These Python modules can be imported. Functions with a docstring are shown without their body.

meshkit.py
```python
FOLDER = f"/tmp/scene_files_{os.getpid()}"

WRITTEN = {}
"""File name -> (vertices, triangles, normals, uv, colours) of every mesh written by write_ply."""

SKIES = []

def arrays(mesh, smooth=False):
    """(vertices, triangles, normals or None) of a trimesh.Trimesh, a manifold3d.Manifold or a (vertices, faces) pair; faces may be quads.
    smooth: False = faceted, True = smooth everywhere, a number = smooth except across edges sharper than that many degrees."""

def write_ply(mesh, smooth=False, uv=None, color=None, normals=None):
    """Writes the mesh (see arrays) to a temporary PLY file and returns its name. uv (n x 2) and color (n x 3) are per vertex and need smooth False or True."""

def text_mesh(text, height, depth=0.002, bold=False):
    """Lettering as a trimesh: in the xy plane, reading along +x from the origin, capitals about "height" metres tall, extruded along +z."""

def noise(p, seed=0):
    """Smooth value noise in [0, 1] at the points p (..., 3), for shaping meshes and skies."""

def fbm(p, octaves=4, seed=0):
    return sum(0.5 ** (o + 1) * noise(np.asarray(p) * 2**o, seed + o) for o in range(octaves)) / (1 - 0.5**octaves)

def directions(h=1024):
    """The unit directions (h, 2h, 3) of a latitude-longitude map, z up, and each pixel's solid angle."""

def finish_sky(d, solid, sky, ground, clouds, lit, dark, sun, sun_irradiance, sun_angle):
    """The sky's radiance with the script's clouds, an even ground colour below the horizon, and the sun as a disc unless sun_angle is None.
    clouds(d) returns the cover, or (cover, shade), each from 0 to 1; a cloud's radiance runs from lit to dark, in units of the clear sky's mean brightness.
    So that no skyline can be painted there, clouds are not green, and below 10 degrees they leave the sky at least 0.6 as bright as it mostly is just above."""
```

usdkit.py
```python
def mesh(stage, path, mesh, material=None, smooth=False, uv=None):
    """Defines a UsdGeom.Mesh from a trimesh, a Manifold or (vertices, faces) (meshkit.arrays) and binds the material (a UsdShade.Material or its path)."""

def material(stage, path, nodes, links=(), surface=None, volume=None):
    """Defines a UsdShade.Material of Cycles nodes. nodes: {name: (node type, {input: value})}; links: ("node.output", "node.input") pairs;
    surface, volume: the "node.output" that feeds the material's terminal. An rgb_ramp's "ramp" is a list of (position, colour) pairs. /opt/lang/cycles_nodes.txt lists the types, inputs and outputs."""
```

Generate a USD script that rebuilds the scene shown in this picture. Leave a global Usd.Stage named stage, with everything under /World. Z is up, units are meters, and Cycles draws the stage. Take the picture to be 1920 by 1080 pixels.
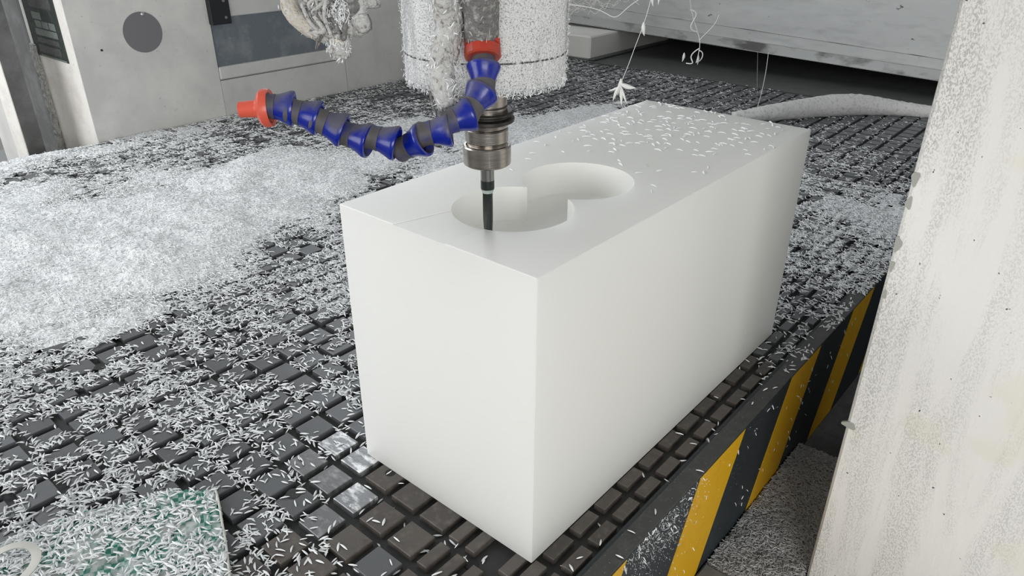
import math, random
import numpy as np
import trimesh
import manifold3d as m3
import usdkit, meshkit
from pxr import Usd, UsdGeom, UsdLux, UsdShade, Gf, Sdf, Vt
from scipy.interpolate import LinearNDInterpolator, NearestNDInterpolator
from shapely.geometry import Polygon, Point

stage = Usd.Stage.CreateInMemory()
UsdGeom.SetStageUpAxis(stage, 'Z'); UsdGeom.SetStageMetersPerUnit(stage, 1.0)
UsdGeom.Xform.Define(stage, '/World'); UsdGeom.Scope.Define(stage, '/World/Looks')
rng = np.random.default_rng(7); random.seed(7)

# ------------------------------------------------------------------ camera, sky, lights, exposure
CAM = np.array([0.45738, -0.57928, 0.82338])
AX = np.array([[0.75972224, -0.30249956, 0.57560067], [0.65024385, 0.3503684, -0.67411046], [0.00224583, 0.88641751, 0.46288115]])
cam = UsdGeom.Camera.Define(stage, '/World/camera')
cam.CreateHorizontalApertureAttr(36.0); cam.CreateVerticalApertureAttr(20.25)
cam.CreateFocalLengthAttr(36.0 * 1376.76 / 1920); cam.CreateClippingRangeAttr(Gf.Vec2f(0.02, 100))
M = np.eye(4); M[0, :3], M[1, :3], M[2, :3], M[3, :3] = AX[:, 0], AX[:, 1], AX[:, 2], CAM
cam.AddTransformOp().Set(Gf.Matrix4d(M.tolist()))
cam.CreateExposureAttr(0.0)
dome = UsdLux.DomeLight.Define(stage, '/World/sky_light')
dome.CreateIntensityAttr(0.095); dome.CreateColorAttr(Gf.Vec3f(0.95, 0.98, 1.0))

def area(name, pos, target, w, h, power, color):
    l = UsdLux.RectLight.Define(stage, '/World/' + name)
    z = np.array(pos, float) - target; z /= np.linalg.norm(z)
    x = np.cross([0, 0, 1.0], z); x /= np.linalg.norm(x); y = np.cross(z, x)
    m = np.eye(4); m[0, :3], m[1, :3], m[2, :3], m[3, :3] = x, y, z, pos
    l.AddTransformOp().Set(Gf.Matrix4d(m.tolist()))
    l.CreateWidthAttr(w); l.CreateHeightAttr(h); l.CreateIntensityAttr(power); l.CreateColorAttr(Gf.Vec3f(*color))

# daylight: the open workshop door at front left, a window at the front right, a high window beyond the left end
area('door_daylight', (-2.4, -4.8, 1.4), (-0.3, 0.4, 0.3), 3.4, 2.4, 4.2, (1.0, 0.99, 0.98))
area('right_window', (4.0, -3.2, 1.3), (0.0, 0.4, 0.2), 3.6, 2.0, 7.6, (1.0, 0.99, 0.955))
area('left_window', (-3.7, -1.3, 2.2), (-1.5, 0.2, 0.0), 2.6, 1.5, 6.0, (0.93, 0.965, 1.0))  # added light, brightens the heap more than the block top
area('back_window', (-4.9, 3.5, 3.0), (-0.6, 0.3, 0.2), 2.8, 2.2, 3.0, (0.93, 0.965, 1.0))

# ------------------------------------------------------------------ helpers
used = {}
def path_in(parent, name):
    base = parent + '/' + name
    k = used.get(base, 0); used[base] = k + 1
    return base if k == 0 else f'{base}_{k:03d}'
def obj(name, mesh, mat, parent=None, smooth=False):
    p = path_in('/World' if parent is None else str(parent.GetPath()), name)
    return usdkit.mesh(stage, p, mesh, '/World/Looks/' + mat, smooth=smooth).GetPrim()
def tag(o, label=None, cat=None, group=None, kind=None):
    for k, v in (('label', label), ('category', cat), ('group', group), ('kind', kind)):
        if v: o.SetCustomDataByKey(k, v)
    return o
def thing(name, label, cat, loc=(0, 0, 0), rotz=0, group=None, kind=None):
    x = UsdGeom.Xform.Define(stage, path_in('/World', name)); x.AddTranslateOp().Set(Gf.Vec3d(*map(float, loc))); x.AddRotateZOp().Set(float(rotz))
    return tag(x.GetPrim(), label, cat, group, kind)
cat_ = trimesh.util.concatenate
def T(v, f): return trimesh.Trimesh(np.asarray(v, float), np.asarray(f, int), process=False)
def man(m):
    a = m.to_mesh(); return T(a.vert_properties[:, :3], a.tri_verts)
def hull(pts): return man(m3.Manifold.hull_points(np.asarray(pts, float)))
def cbox(x0, x1, y0, y1, z0, z1, c=0.002):
    P = []
    c = min(c, (x1 - x0) / 3, (y1 - y0) / 3, (z1 - z0) / 3)
    for i in range(3):
        d = np.full(3, c); d[i] = 0
        P += [(a, b, e) for a in (x0 + d[0], x1 - d[0]) for b in (y0 + d[1], y1 - d[1]) for e in (z0 + d[2], z1 - d[2])]
    return hull(P)
def box(x0, x1, y0, y1, z0, z1):
    return trimesh.creation.box(bounds=[(x0, y0, z0), (x1, y1, z1)])
def lathe(profile, n=64, center=(0, 0, 0)):
    m = trimesh.creation.revolve(np.asarray(profile, float), sections=n)
    m.apply_translation(center); return m
def smoothpath(pts, n=60):
    p = np.asarray(pts, float); d = np.r_[0, np.cumsum(np.linalg.norm(np.diff(p, axis=0), axis=1))]
    from scipy.interpolate import PchipInterpolator, CubicSpline
    f = CubicSpline(d, p) if len(p) > 2 else (lambda t: p[0] + (p[1] - p[0]) * (np.asarray(t)[:, None] / d[-1]))
    return f(np.linspace(0, d[-1], n))
def softpath(pts, n=60):
    from scipy.interpolate import PchipInterpolator
    p = np.asarray(pts, float); d = np.r_[0, np.cumsum(np.linalg.norm(np.diff(p, axis=0), axis=1))]
    q = PchipInterpolator(d, p)(np.linspace(0, d[-1], n))
    for _ in range(6): q[1:-1] = .25 * q[:-2] + .5 * q[1:-1] + .25 * q[2:]
    return q
def tube(pts, r, sides=10, caps=True):
    p = np.asarray(pts, float); n = len(p); r = np.broadcast_to(r, (n,))
    t = np.gradient(p, axis=0); t /= np.linalg.norm(t, axis=1, keepdims=True) + 1e-12
    a = np.cross(t[0], [0, 0, 1.0] if abs(t[0, 2]) < .9 else [1.0, 0, 0]); a /= np.linalg.norm(a); A = [a]
    for k in range(1, n):
        a = A[-1] - t[k] * np.dot(A[-1], t[k]); A.append(a / np.linalg.norm(a))
    A = np.array(A); B = np.cross(t, A); g = np.arange(sides) * 2 * np.pi / sides
    v = (p[:, None] + r[:, None, None] * (np.cos(g)[None, :, None] * A[:, None] + np.sin(g)[None, :, None] * B[:, None])).reshape(-1, 3)
    i, j = np.meshgrid(np.arange(n - 1), np.arange(sides), indexing='ij')
    q = np.stack([i * sides + j, i * sides + (j + 1) % sides, (i + 1) * sides + (j + 1) % sides, (i + 1) * sides + j], -1).reshape(-1, 4)
    f = np.vstack([q[:, [0, 1, 2]], q[:, [0, 2, 3]]])
    if caps:
        v = np.vstack([v, p[:1], p[-1:]]); c0, c1 = len(v) - 2, len(v) - 1
        k = np.arange(sides); k2 = (k + 1) % sides
        f = np.vstack([f, np.stack([np.full(sides, c0), k2, k], 1), np.stack([np.full(sides, c1), (n - 1) * sides + k, (n - 1) * sides + k2], 1)])
    return T(v, f)
def frame_to(z, pos):
    z = np.asarray(z, float); z = z / np.linalg.norm(z)
    x = np.cross([0.3, 0.2, 1.0], z); x /= np.linalg.norm(x); y = np.cross(z, x)
    m = np.eye(4); m[:3, 0], m[:3, 1], m[:3, 2], m[:3, 3] = x, y, z, pos
    return m
def roughen(m, amp, scale, seed=0):
    n = m.vertex_normals
    d = meshkit.fbm(np.asarray(m.vertices) * scale, 3, seed) - 0.5
    m.vertices = m.vertices + n * (d * 2 * amp)[:, None]
    return m

# ------------------------------------------------------------------ materials
def mat(name, base, rough=0.5, metal=0.0, spots=(), bump=(), extra=None, per_piece=0.0, object_space=False):
    """spots: (scale, lo, hi, colour[, stretch]) noise masks laid over the base colour; bump: (scale, strength, distance[, stretch])."""
    N = {'geo': ('geometry', {}), 'p': ('principled_bsdf', {'base_color': base, 'roughness': rough, 'metallic': metal, **(extra or {})})}
    L = []; src = 'geo.position'
    if object_space:
        N['tc'] = ('texture_coordinate', {}); src = 'tc.object'
    last = None
    if per_piece:
        N['oi'] = ('object_info', {}); N['mr'] = ('map_range', {'from_min': 0.0, 'from_max': 1.0, 'to_min': 1 - per_piece, 'to_max': 1 + per_piece})
        N['hs'] = ('hsv', {'hue': 0.5, 'saturation': 1.0, 'fac': 1.0, 'color': base})
        L += [('oi.random', 'mr.value'), ('mr.result', 'hs.value')]; last = 'hs.color'
    for k, s in enumerate(spots):
        sc, lo, hi, col = s[:4]
        N[f'n{k}'] = ('noise_texture', {'scale': sc, 'detail': 4.0, 'roughness': 0.6})
        if len(s) > 4:
            N[f'm{k}'] = ('mapping', {'scale': s[4]}); L += [(src, f'm{k}.vector'), (f'm{k}.vector', f'n{k}.vector')]
        else: L.append((src, f'n{k}.vector'))
        N[f'r{k}'] = ('map_range', {'from_min': lo, 'from_max': hi, 'to_min': 0.0, 'to_max': 1.0, 'clamp': True})
        N[f'x{k}'] = ('mix', {'mix_type': 'mix', 'color1': base, 'color2': col})
        L += [(f'n{k}.fac', f'r{k}.value'), (f'r{k}.result', f'x{k}.fac')]
        if last: L.append((last, f'x{k}.color1'))
        last = f'x{k}.color'
    if last: L.append((last, 'p.base_color'))
    nb = None
    for k, b in enumerate(bump):
        N[f'bn{k}'] = ('noise_texture', {'scale': b[0], 'detail': 3.0})
        if len(b) > 3:
            N[f'bm{k}'] = ('mapping', {'scale': b[3]}); L += [(src, f'bm{k}.vector'), (f'bm{k}.vector', f'bn{k}.vector')]
        else: L.append((src, f'bn{k}.vector'))
        N[f'b{k}'] = ('bump', {'strength': b[1], 'distance': b[2]})
        L.append((f'bn{k}.fac', f'b{k}.height'))
        if nb: L.append((nb, f'b{k}.normal'))
        nb = f'b{k}.normal'
    if nb: L.append((nb, 'p.normal'))
    usdkit.material(stage, '/World/Looks/' + name, N, L, surface='p.BSDF')

mat('block_plastic', (0.81, 0.81, 0.775), 0.42, extra={'specular_ior_level': 0.25, 'subsurface_weight': 0.4, 'subsurface_scale': 0.035, 'subsurface_radius': (1.0, 1.0, 0.95)}, bump=((60, 0.05, 0.001),))
mat('shaving_white', (0.81, 0.83, 0.84), 0.5, per_piece=0.06)
mat('shaded_shaving', (0.42, 0.42, 0.42), 0.6, per_piece=0.15)  # shavings on the ledge, its shade put into a darker colour
mat('shaded_mat', (0.30, 0.30, 0.30), 0.8, spots=((120, 0.5, 0.75, (0.2, 0.2, 0.2)),), bump=((160, 0.9, 0.006),))  # mat under them, ledge shade put into the grey
mat('heap_white', (0.93, 0.945, 0.955), 0.7, spots=((120, 0.5, 0.8, (0.76, 0.79, 0.82)),), bump=((160, 0.9, 0.006), (45, 0.6, 0.012)))
mat('roll_white', (0.78, 0.78, 0.77), 0.85, spots=((90, 0.5, 0.8, (0.45, 0.45, 0.45)),), bump=((220, 0.7, 0.004),))
mat('tile_steel', (0.10, 0.106, 0.112), 0.38, per_piece=0.22, spots=((70, 0.56, 0.75, (0.125, 0.128, 0.13)), (14, 0.62, 0.8, (0.055, 0.05, 0.045))), bump=((400, 0.08, 0.001),))
mat('tile_brown', (0.082, 0.072, 0.064), 0.5, per_piece=0.2, spots=((60, 0.5, 0.75, (0.13, 0.115, 0.10)), (25, 0.6, 0.75, (0.05, 0.04, 0.035))), bump=((300, 0.15, 0.001),))
mat('tile_polished', (0.30, 0.31, 0.32), 0.34, metal=0.75, spots=((34, 0.48, 0.64, (0.90, 0.91, 0.92), (1, 2.5, 1)), (200, 0.6, 0.75, (0.2, 0.2, 0.2))), bump=((180, 0.25, 0.001),))
mat('tile_worn', (0.20, 0.205, 0.21), 0.36, metal=0.6, spots=((40, 0.5, 0.7, (0.36, 0.365, 0.37), (1, 2, 1)), (150, 0.62, 0.72, (0.12, 0.12, 0.12))), bump=((200, 0.2, 0.001),))
mat('groove_black', (0.022, 0.023, 0.022), 0.6, spots=((30, 0.5, 0.8, (0.04, 0.038, 0.035)),))
mat('hole_black', (0.004, 0.004, 0.004), 0.6)
mat('strip_steel', (0.05, 0.051, 0.05), 0.45, spots=((40, 0.5, 0.8, (0.085, 0.08, 0.075)), (300, 0.66, 0.72, (0.3, 0.3, 0.3))))
mat('frame_dark', (0.10, 0.105, 0.105), 0.5, spots=((12, 0.5, 0.8, (0.07, 0.07, 0.068)), (150, 0.7, 0.74, (0.3, 0.3, 0.3))))
mat('side_black', (0.02, 0.027, 0.032), 0.5, spots=((260, 0.66, 0.72, (0.4, 0.42, 0.43)),))
mat('hazard_yellow', (0.66, 0.365, 0.004), 0.5, spots=((30, 0.55, 0.8, (0.55, 0.28, 0.004)), (70, 0.71, 0.73, (0.06, 0.03, 0.01), (1, 1, .6)), (240, 0.71, 0.74, (0.75, 0.6, 0.3))))
mat('wall_plaster', (0.55, 0.55, 0.53), 0.8, spots=((3, 0.45, 0.7, (0.5, 0.5, 0.48)),))
mat('shade_black', (0.01, 0.01, 0.01), 0.7)  # black puts deep shade into the pit and the gap under the cover
mat('concrete', (0.16, 0.16, 0.155), 0.85, spots=((20, 0.45, 0.7, (0.22, 0.22, 0.21)),))
usdkit.material(stage, '/World/Looks/pillar_paint', {
    'geo': ('geometry', {}), 'p': ('principled_bsdf', {'roughness': 0.5}),
    'mf': ('mapping', {'scale': (1, 1, .55)}), 'nf': ('noise_texture', {'scale': 470.0, 'detail': 4.0, 'roughness': 0.65}), 'rf': ('map_range', {'from_min': 0.50, 'from_max': 0.62, 'to_min': 0.0, 'to_max': 1.0, 'clamp': True}),
    'ms': ('mapping', {'scale': (1, 1, .16)}), 'ns': ('noise_texture', {'scale': 17.0, 'detail': 5.0, 'roughness': 0.6, 'distortion': 0.4}), 'rs': ('map_range', {'from_min': 0.44, 'from_max': 0.62, 'to_min': 0.06, 'to_max': 1.0, 'clamp': True}),
    'sx': ('separate_xyz', {}), 're': ('map_range', {'from_min': 0.25, 'from_max': 0.40, 'to_min': 0.75, 'to_max': 0.35, 'clamp': True}),
    'a': ('math', {'math_type': 'multiply'}), 'b': ('math', {'math_type': 'multiply'}),
    'x1': ('mix', {'color1': (0.80, 0.785, 0.755), 'color2': (0.44, 0.435, 0.42)}),
    'nd': ('noise_texture', {'scale': 75.0, 'detail': 3.0}), 'rd': ('map_range', {'from_min': 0.705, 'from_max': 0.73, 'to_min': 0.0, 'to_max': 1.0, 'clamp': True}), 'x2': ('mix', {'color2': (0.10, 0.095, 0.09)}),
    'ny': ('noise_texture', {'scale': 7.0, 'detail': 2.0}), 'ry': ('map_range', {'from_min': 0.60, 'from_max': 0.66, 'to_min': 0.0, 'to_max': 0.7, 'clamp': True}), 'x3': ('mix', {'color2': (0.76, 0.745, 0.65)}),
    'b1': ('bump', {'strength': 0.55, 'distance': 0.003}), 'b2': ('bump', {'strength': 0.6, 'distance': 0.004})},
    [('geo.position', 'mf.vector'), ('mf.vector', 'nf.vector'), ('nf.fac', 'rf.value'), ('geo.position', 'ms.vector'), ('ms.vector', 'ns.vector'), ('ns.fac', 'rs.value'),
     ('geo.position', 'sx.vector'), ('sx.x', 're.value'), ('rs.result', 'a.value1'), ('re.result', 'a.value2'), ('a.value', 'b.value1'), ('rf.result', 'b.value2'), ('b.value', 'x1.fac'),
     ('geo.position', 'nd.vector'), ('nd.fac', 'rd.value'), ('geo.position', 'ny.vector'), ('ny.fac', 'ry.value'), ('ry.result', 'x3.fac'), ('x1.color', 'x3.color1'), ('x3.color', 'x2.color1'), ('rd.result', 'x2.fac'),
     ('x2.color', 'p.base_color'), ('b.value', 'b1.height'), ('ns.fac', 'b2.height'), ('b1.normal', 'b2.normal'), ('b2.normal', 'p.normal')], surface='p.BSDF')
mat('paint_blob', (0.36, 0.36, 0.33), 0.6)
mat('cream_paint', (0.88, 0.855, 0.81), 0.55, spots=((8, 0.5, 0.7, (0.74, 0.69, 0.66)), (60, 0.66, 0.74, (0.4, 0.38, 0.36))))
mat('column_grey', (0.74, 0.73, 0.70), 0.5, spots=((5, 0.42, 0.66, (0.62, 0.615, 0.60)), (80, 0.68, 0.74, (0.3, 0.3, 0.3))))
mat('recess_grey', (0.115, 0.115, 0.115), 0.6, spots=((9, 0.45, 0.7, (0.19, 0.19, 0.19)),))
mat('added_plate_grey', (0.60, 0.59, 0.57), 0.5)
mat('disc_grey', (0.19, 0.18, 0.195), 0.5)
mat('chrome', (0.75, 0.75, 0.75), 0.2, metal=1.0)
mat('bracket_black', (0.012, 0.012, 0.014), 0.45)
mat('guard_grey', (0.68, 0.675, 0.655), 0.55, spots=((7, 0.45, 0.7, (0.59, 0.585, 0.57)), (70, 0.70, 0.74, (0.22, 0.22, 0.21))))
mat('cover_white', (0.86, 0.85, 0.81), 0.5)
mat('guard_blue', (0.16, 0.185, 0.21), 0.45, spots=((9, 0.5, 0.72, (0.27, 0.29, 0.31)), (40, 0.66, 0.75, (0.34, 0.35, 0.36))))
mat('plate_dark', (0.028, 0.04, 0.036), 0.5, spots=((60, 0.55, 0.72, (0.09, 0.10, 0.095)),))
mat('plate_light', (0.20, 0.235, 0.22), 0.5, spots=((90, 0.5, 0.7, (0.12, 0.15, 0.14)),))
mat('plate_grey', (0.10, 0.105, 0.105), 0.5, spots=((140, 0.5, 0.65, (0.045, 0.05, 0.05)),))
mat('beam_steel', (0.60, 0.62, 0.62), 0.48, metal=0.2, spots=((26, 0.5, 0.75, (0.48, 0.50, 0.50), (.25, 1, 1)), (5, 0.5, 0.7, (0.68, 0.70, 0.70), (.5, 1, 2)), (17, 0.69, 0.75, (0.06, 0.06, 0.06), (.7, 1, 1.2)), (55, 0.68, 0.75, (0.08, 0.08, 0.08))), bump=((120, 0.1, 0.002, (.2, 1, 1)),))
mat('beam_lip', (0.54, 0.56, 0.56), 0.4, metal=0.25, spots=((9, 0.52, 0.66, (0.14, 0.14, 0.14), (.4, 1, 1)),))
mat('beam_bright', (0.6, 0.62, 0.61), 0.4, metal=0.3)
mat('spindle_dust', (0.80, 0.81, 0.81), 0.75, spots=((24, 0.52, 0.68, (0.42, 0.43, 0.44), (1, 1, .22)), (520, 0.55, 0.64, (0.34, 0.34, 0.34)), (700, 0.60, 0.66, (0.12, 0.12, 0.12))), bump=((380, 0.9, 0.004),))
mat('seam_dark', (0.05, 0.05, 0.05), 0.6, spots=((150, 0.5, 0.6, (0.6, 0.6, 0.6)),))
mat('holder_steel', (0.42, 0.385, 0.35), 0.27, metal=1.0, spots=((8, 0.5, 0.7, (0.33, 0.30, 0.27), (1, 1, 12)),), bump=((60, 0.12, 0.001, (1, 1, 14)),), extra={'anisotropic': 0.4})
mat('holder_dark', (0.06, 0.055, 0.05), 0.35, metal=0.8)
mat('cutter_shank', (0.30, 0.30, 0.29), 0.28, metal=1.0)
mat('cutter_carbide', (0.018, 0.024, 0.022), 0.3, metal=0.3)
mat('cutter_ring', (0.45, 0.52, 0.5), 0.3, metal=0.6)
usdkit.material(stage, '/World/Looks/hose_blue', {
    'geo': ('geometry', {}), 'n': ('noise_texture', {'scale': 30.0, 'detail': 4.0}), 'sx': ('separate_xyz', {}),
    'm': ('math', {'math_type': 'multiply_add', 'value2': 0.34, 'value3': 0.0}), 'a': ('math', {'math_type': 'add'}), 'r': ('map_range', {'from_min': 0.56, 'from_max': 0.82, 'to_min': 0.0, 'to_max': 0.85, 'clamp': True}),
    'x': ('mix', {'color1': (0.003, 0.014, 0.25), 'color2': (0.10, 0.095, 0.10)}), 'rr': ('map_range', {'from_min': 0.0, 'from_max': 1.0, 'to_min': 0.27, 'to_max': 0.75}),
    'p': ('principled_bsdf', {'coat_weight': 0.1})},
    [('geo.normal', 'sx.vector'), ('sx.z', 'm.value1'), ('geo.position', 'n.vector'), ('n.fac', 'a.value1'), ('m.value', 'a.value2'), ('a.value', 'r.value'), ('r.result', 'x.fac'), ('r.result', 'rr.value'), ('x.color', 'p.base_color'), ('rr.result', 'p.roughness')], surface='p.BSDF')
mat('hose_dusty', (0.085, 0.078, 0.082), 0.6, spots=((30, 0.52, 0.7, (0.02, 0.03, 0.20)),))
mat('hose_red', (0.42, 0.035, 0.016), 0.42, spots=((28, 0.55, 0.72, (0.30, 0.06, 0.04)),))
mat('nozzle_red', (0.66, 0.10, 0.06), 0.35)
mat('fuzz_grey', (0.17, 0.165, 0.16), 0.9, spots=((150, 0.5, 0.66, (0.36, 0.36, 0.35)),), bump=((260, 0.9, 0.004),))
mat('fuzz_light', (0.50, 0.495, 0.48), 0.9, spots=((180, 0.52, 0.66, (0.20, 0.195, 0.19)), (40, 0.55, 0.72, (0.62, 0.62, 0.61))), bump=((240, 0.9, 0.004),))
mat('fuzz_tan', (0.54, 0.50, 0.44), 0.9, spots=((120, 0.5, 0.66, (0.62, 0.60, 0.57)), (160, 0.62, 0.7, (0.3, 0.25, 0.2))), bump=((240, 0.9, 0.004),))
mat('strand_white', (0.70, 0.70, 0.68), 0.5)
mat('sack_hem', (0.62, 0.62, 0.57), 0.8)
# woven sack: small green and white checks
usdkit.material(stage, '/World/Looks/sack_weave', {
    'geo': ('geometry', {}), 'c': ('checker_texture', {'scale': 120.0, 'color1': (0.03, 0.20, 0.15), 'color2': (0.34, 0.50, 0.45)}),
    'm': ('mapping', {'rotation': (0, 0, 0.45)}), 'n': ('noise_texture', {'scale': 45.0}), 'r': ('map_range', {'from_min': 0.45, 'from_max': 0.62, 'to_min': 0.0, 'to_max': 1.0, 'clamp': True}),
    'x': ('mix', {'color2': (0.55, 0.58, 0.56)}), 'p': ('principled_bsdf', {'roughness': 0.6})},
    [('geo.position', 'm.vector'), ('m.vector', 'c.vector'), ('geo.position', 'n.vector'), ('n.fac', 'r.value'), ('r.result', 'x.fac'), ('c.color', 'x.color1'), ('x.color', 'p.base_color')], surface='p.BSDF')

# ------------------------------------------------------------------ workshop floor and pit
tag(obj('floor', box(-6, 4, -6, 7, -1.02, -0.96), 'concrete'), 'bare grey concrete workshop floor below the machine', None, None, 'structure')
tag(obj('wall_left', box(-6.6, -6.5, -6, 7, -0.96, 5), 'wall_plaster'), 'plain pale workshop wall beyond the left end', None, None, 'structure')
tag(obj('wall_back', box(-6.5, 4, 7, 7.1, -0.96, 5), 'wall_plaster'), 'plain pale workshop wall beyond the far end', None, None, 'structure')

# ------------------------------------------------------------------ vacuum table
TX0, TX1, TY0, TY1 = -2.57, 0.097, -1.0, 3.105
table = thing('machine_table', 'dark steel machine table of raised square tiles with a yellow and black striped edge', 'machine table')
obj('table_bed', box(TX0, 0.090, TY0, TY1 + 0.02, -0.09, -0.011), 'groove_black', table)
obj('side_panel', box(0.060, TX1, TY0, 4.3, -0.30, -0.0005), 'side_black', table)
obj('edge_strip', cbox(0.0665, TX1 - 0.0005, TY0, 4.3, -0.02, 0.0012, 0.001), 'strip_steel', table)
obj('end_frame', cbox(-2.569, 0.0665, TY1 + 0.02, 4.3, -0.09, 0.001, 0.002), 'frame_dark', table)
for y0, y1 in ((-0.17, -0.005), (-0.065, 0.095), (0.316, 0.483), (0.695, 0.850), (1.055, 1.208), (1.42, 1.575), (1.78, 1.935)):
    if y0 == -0.17: continue
    sl = 0.47; d = -0.296
    pts = [(y0, -0.002), (y1, -0.002), (y1 + sl * d, d), (y0 + sl * d, d)]
    v = [(x, a, b) for x in (TX1 - 0.001, TX1 + 0.0006) for a, b in pts]
    obj('hazard_stripe', hull(v), 'hazard_yellow', table)

def tile(x0, x1, y0, y1, z1=0.0, c=0.0011, z0=-0.0112):
    v = [(x0, y0, z0), (x1, y0, z0), (x1, y1, z0), (x0, y1, z0), (x0, y0, z1 - c), (x1, y0, z1 - c), (x1, y1, z1 - c), (x0, y1, z1 - c),
         (x0 + c, y0 + c, z1), (x1 - c, y0 + c, z1), (x1 - c, y1 - c, z1), (x0 + c, y1 - c, z1)]
    f = [(8, 9, 10), (8, 10, 11)]
    for a, b in ((0, 4), (4, 8)):
        for k in range(4):
            k2 = (k + 1) % 4
            f += [(a + k, a + k2, b + k2), (a + k, b + k2, b + k)]
    return T(v, f)
P64 = 0.064
cols = [(-0.452 - P64 * k + 0.0072, -0.388 - P64 * k - 0.0072) for k in range(-4, 34)]
cols = [c for c in cols if c[0] > TX0 - 0.03 and c[1] < -0.12]

halves = [(-0.126, -0.107), (-0.093, -0.075), (-0.061, -0.043), (-0.029, -0.0105), (0.0, 0.0195), (0.033, 0.0525)]
rows = [(0.026 + 0.0641 * k, 0.0745 + 0.0641 * k) for k in range(-17, 48)]
rows = [r for r in rows if r[1] < TY1 + 0.02]
def in_view(p):
    q = (np.asarray(p, float) - CAM) @ AX
    return q[2] < 0 and abs(q[0] / -q[2]) < 0.74 and abs(q[1] / -q[2]) < 0.44
cells = []
for y0, y1 in rows:
    for k, (x0, x1) in enumerate(cols + halves):
        if k == len(cols) + 2 and abs(y0 + 0.038) < 0.01: continue          # the sunken spot with the screw hole
        cells.append((max(x0, TX0 + 0.004), x1, y0, y1))
def key(c):
    p = ((c[0] + c[1]) / 2, (c[2] + c[3]) / 2, 0)
    hid = -0.358 < c[0] and c[1] < 0.0 and c[2] > 0.0 and c[3] < 0.82
    return (0 if in_view(p) and not hid else 1, np.linalg.norm(np.array(p) - CAM))
cells.sort(key=key)
shiny = [(-0.420, -0.0138), (-0.356, -0.0138), (-0.292, -0.0779)]
worn = [(-0.420, -0.0779), (-0.356, -0.0779), (-0.292, -0.142)]
rest, rest_b = [], []
for n, (x0, x1, y0, y1) in enumerate(cells):
    cx, cy = (x0 + x1) / 2, (y0 + y1) / 2
    dz = rng.uniform(-0.0004, 0.0004)
    near = cx > -0.31 and cy < 0.75
    m = 'tile_brown' if (near and (cx > -0.12 or rng.random() < 0.75)) else 'tile_steel'
    if any(abs(cx - a) < 0.02 and abs(cy - b) < 0.02 for a, b in shiny): m = 'tile_polished'
    if any(abs(cx - a) < 0.02 and abs(cy - b) < 0.02 for a, b in worn): m = 'tile_worn'
    g = tile(x0, x1, y0, y1, dz)
    if n < 300: obj('tile', g, m, table)
    else: (rest_b if m == 'tile_brown' else rest).append(g)
tag(obj('tile_field', cat_(rest), 'tile_steel', table), None, None, None, 'stuff')
if rest_b: tag(obj('tile_field', cat_(rest_b), 'tile_brown', table), None, None, None, 'stuff')
def disc(x, y, z, r, n=24, h=0.0008):
    return trimesh.creation.cylinder(r, h, sections=n, transform=trimesh.transformations.translation_matrix((x, y, z)))
for x, y, z, r in ((-0.2925, -0.006, 0.0003, 0.0085), (-0.071, -0.0487, -0.0105, 0.011), (-0.969, -0.180, 0.0003, 0.011)):
    obj('screw_hole', disc(x, y, z, r), 'hole_black', table)
obj('plug', disc(-0.372, -0.137, 0.0003, 0.0115, 32), 'groove_black', table)

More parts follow.
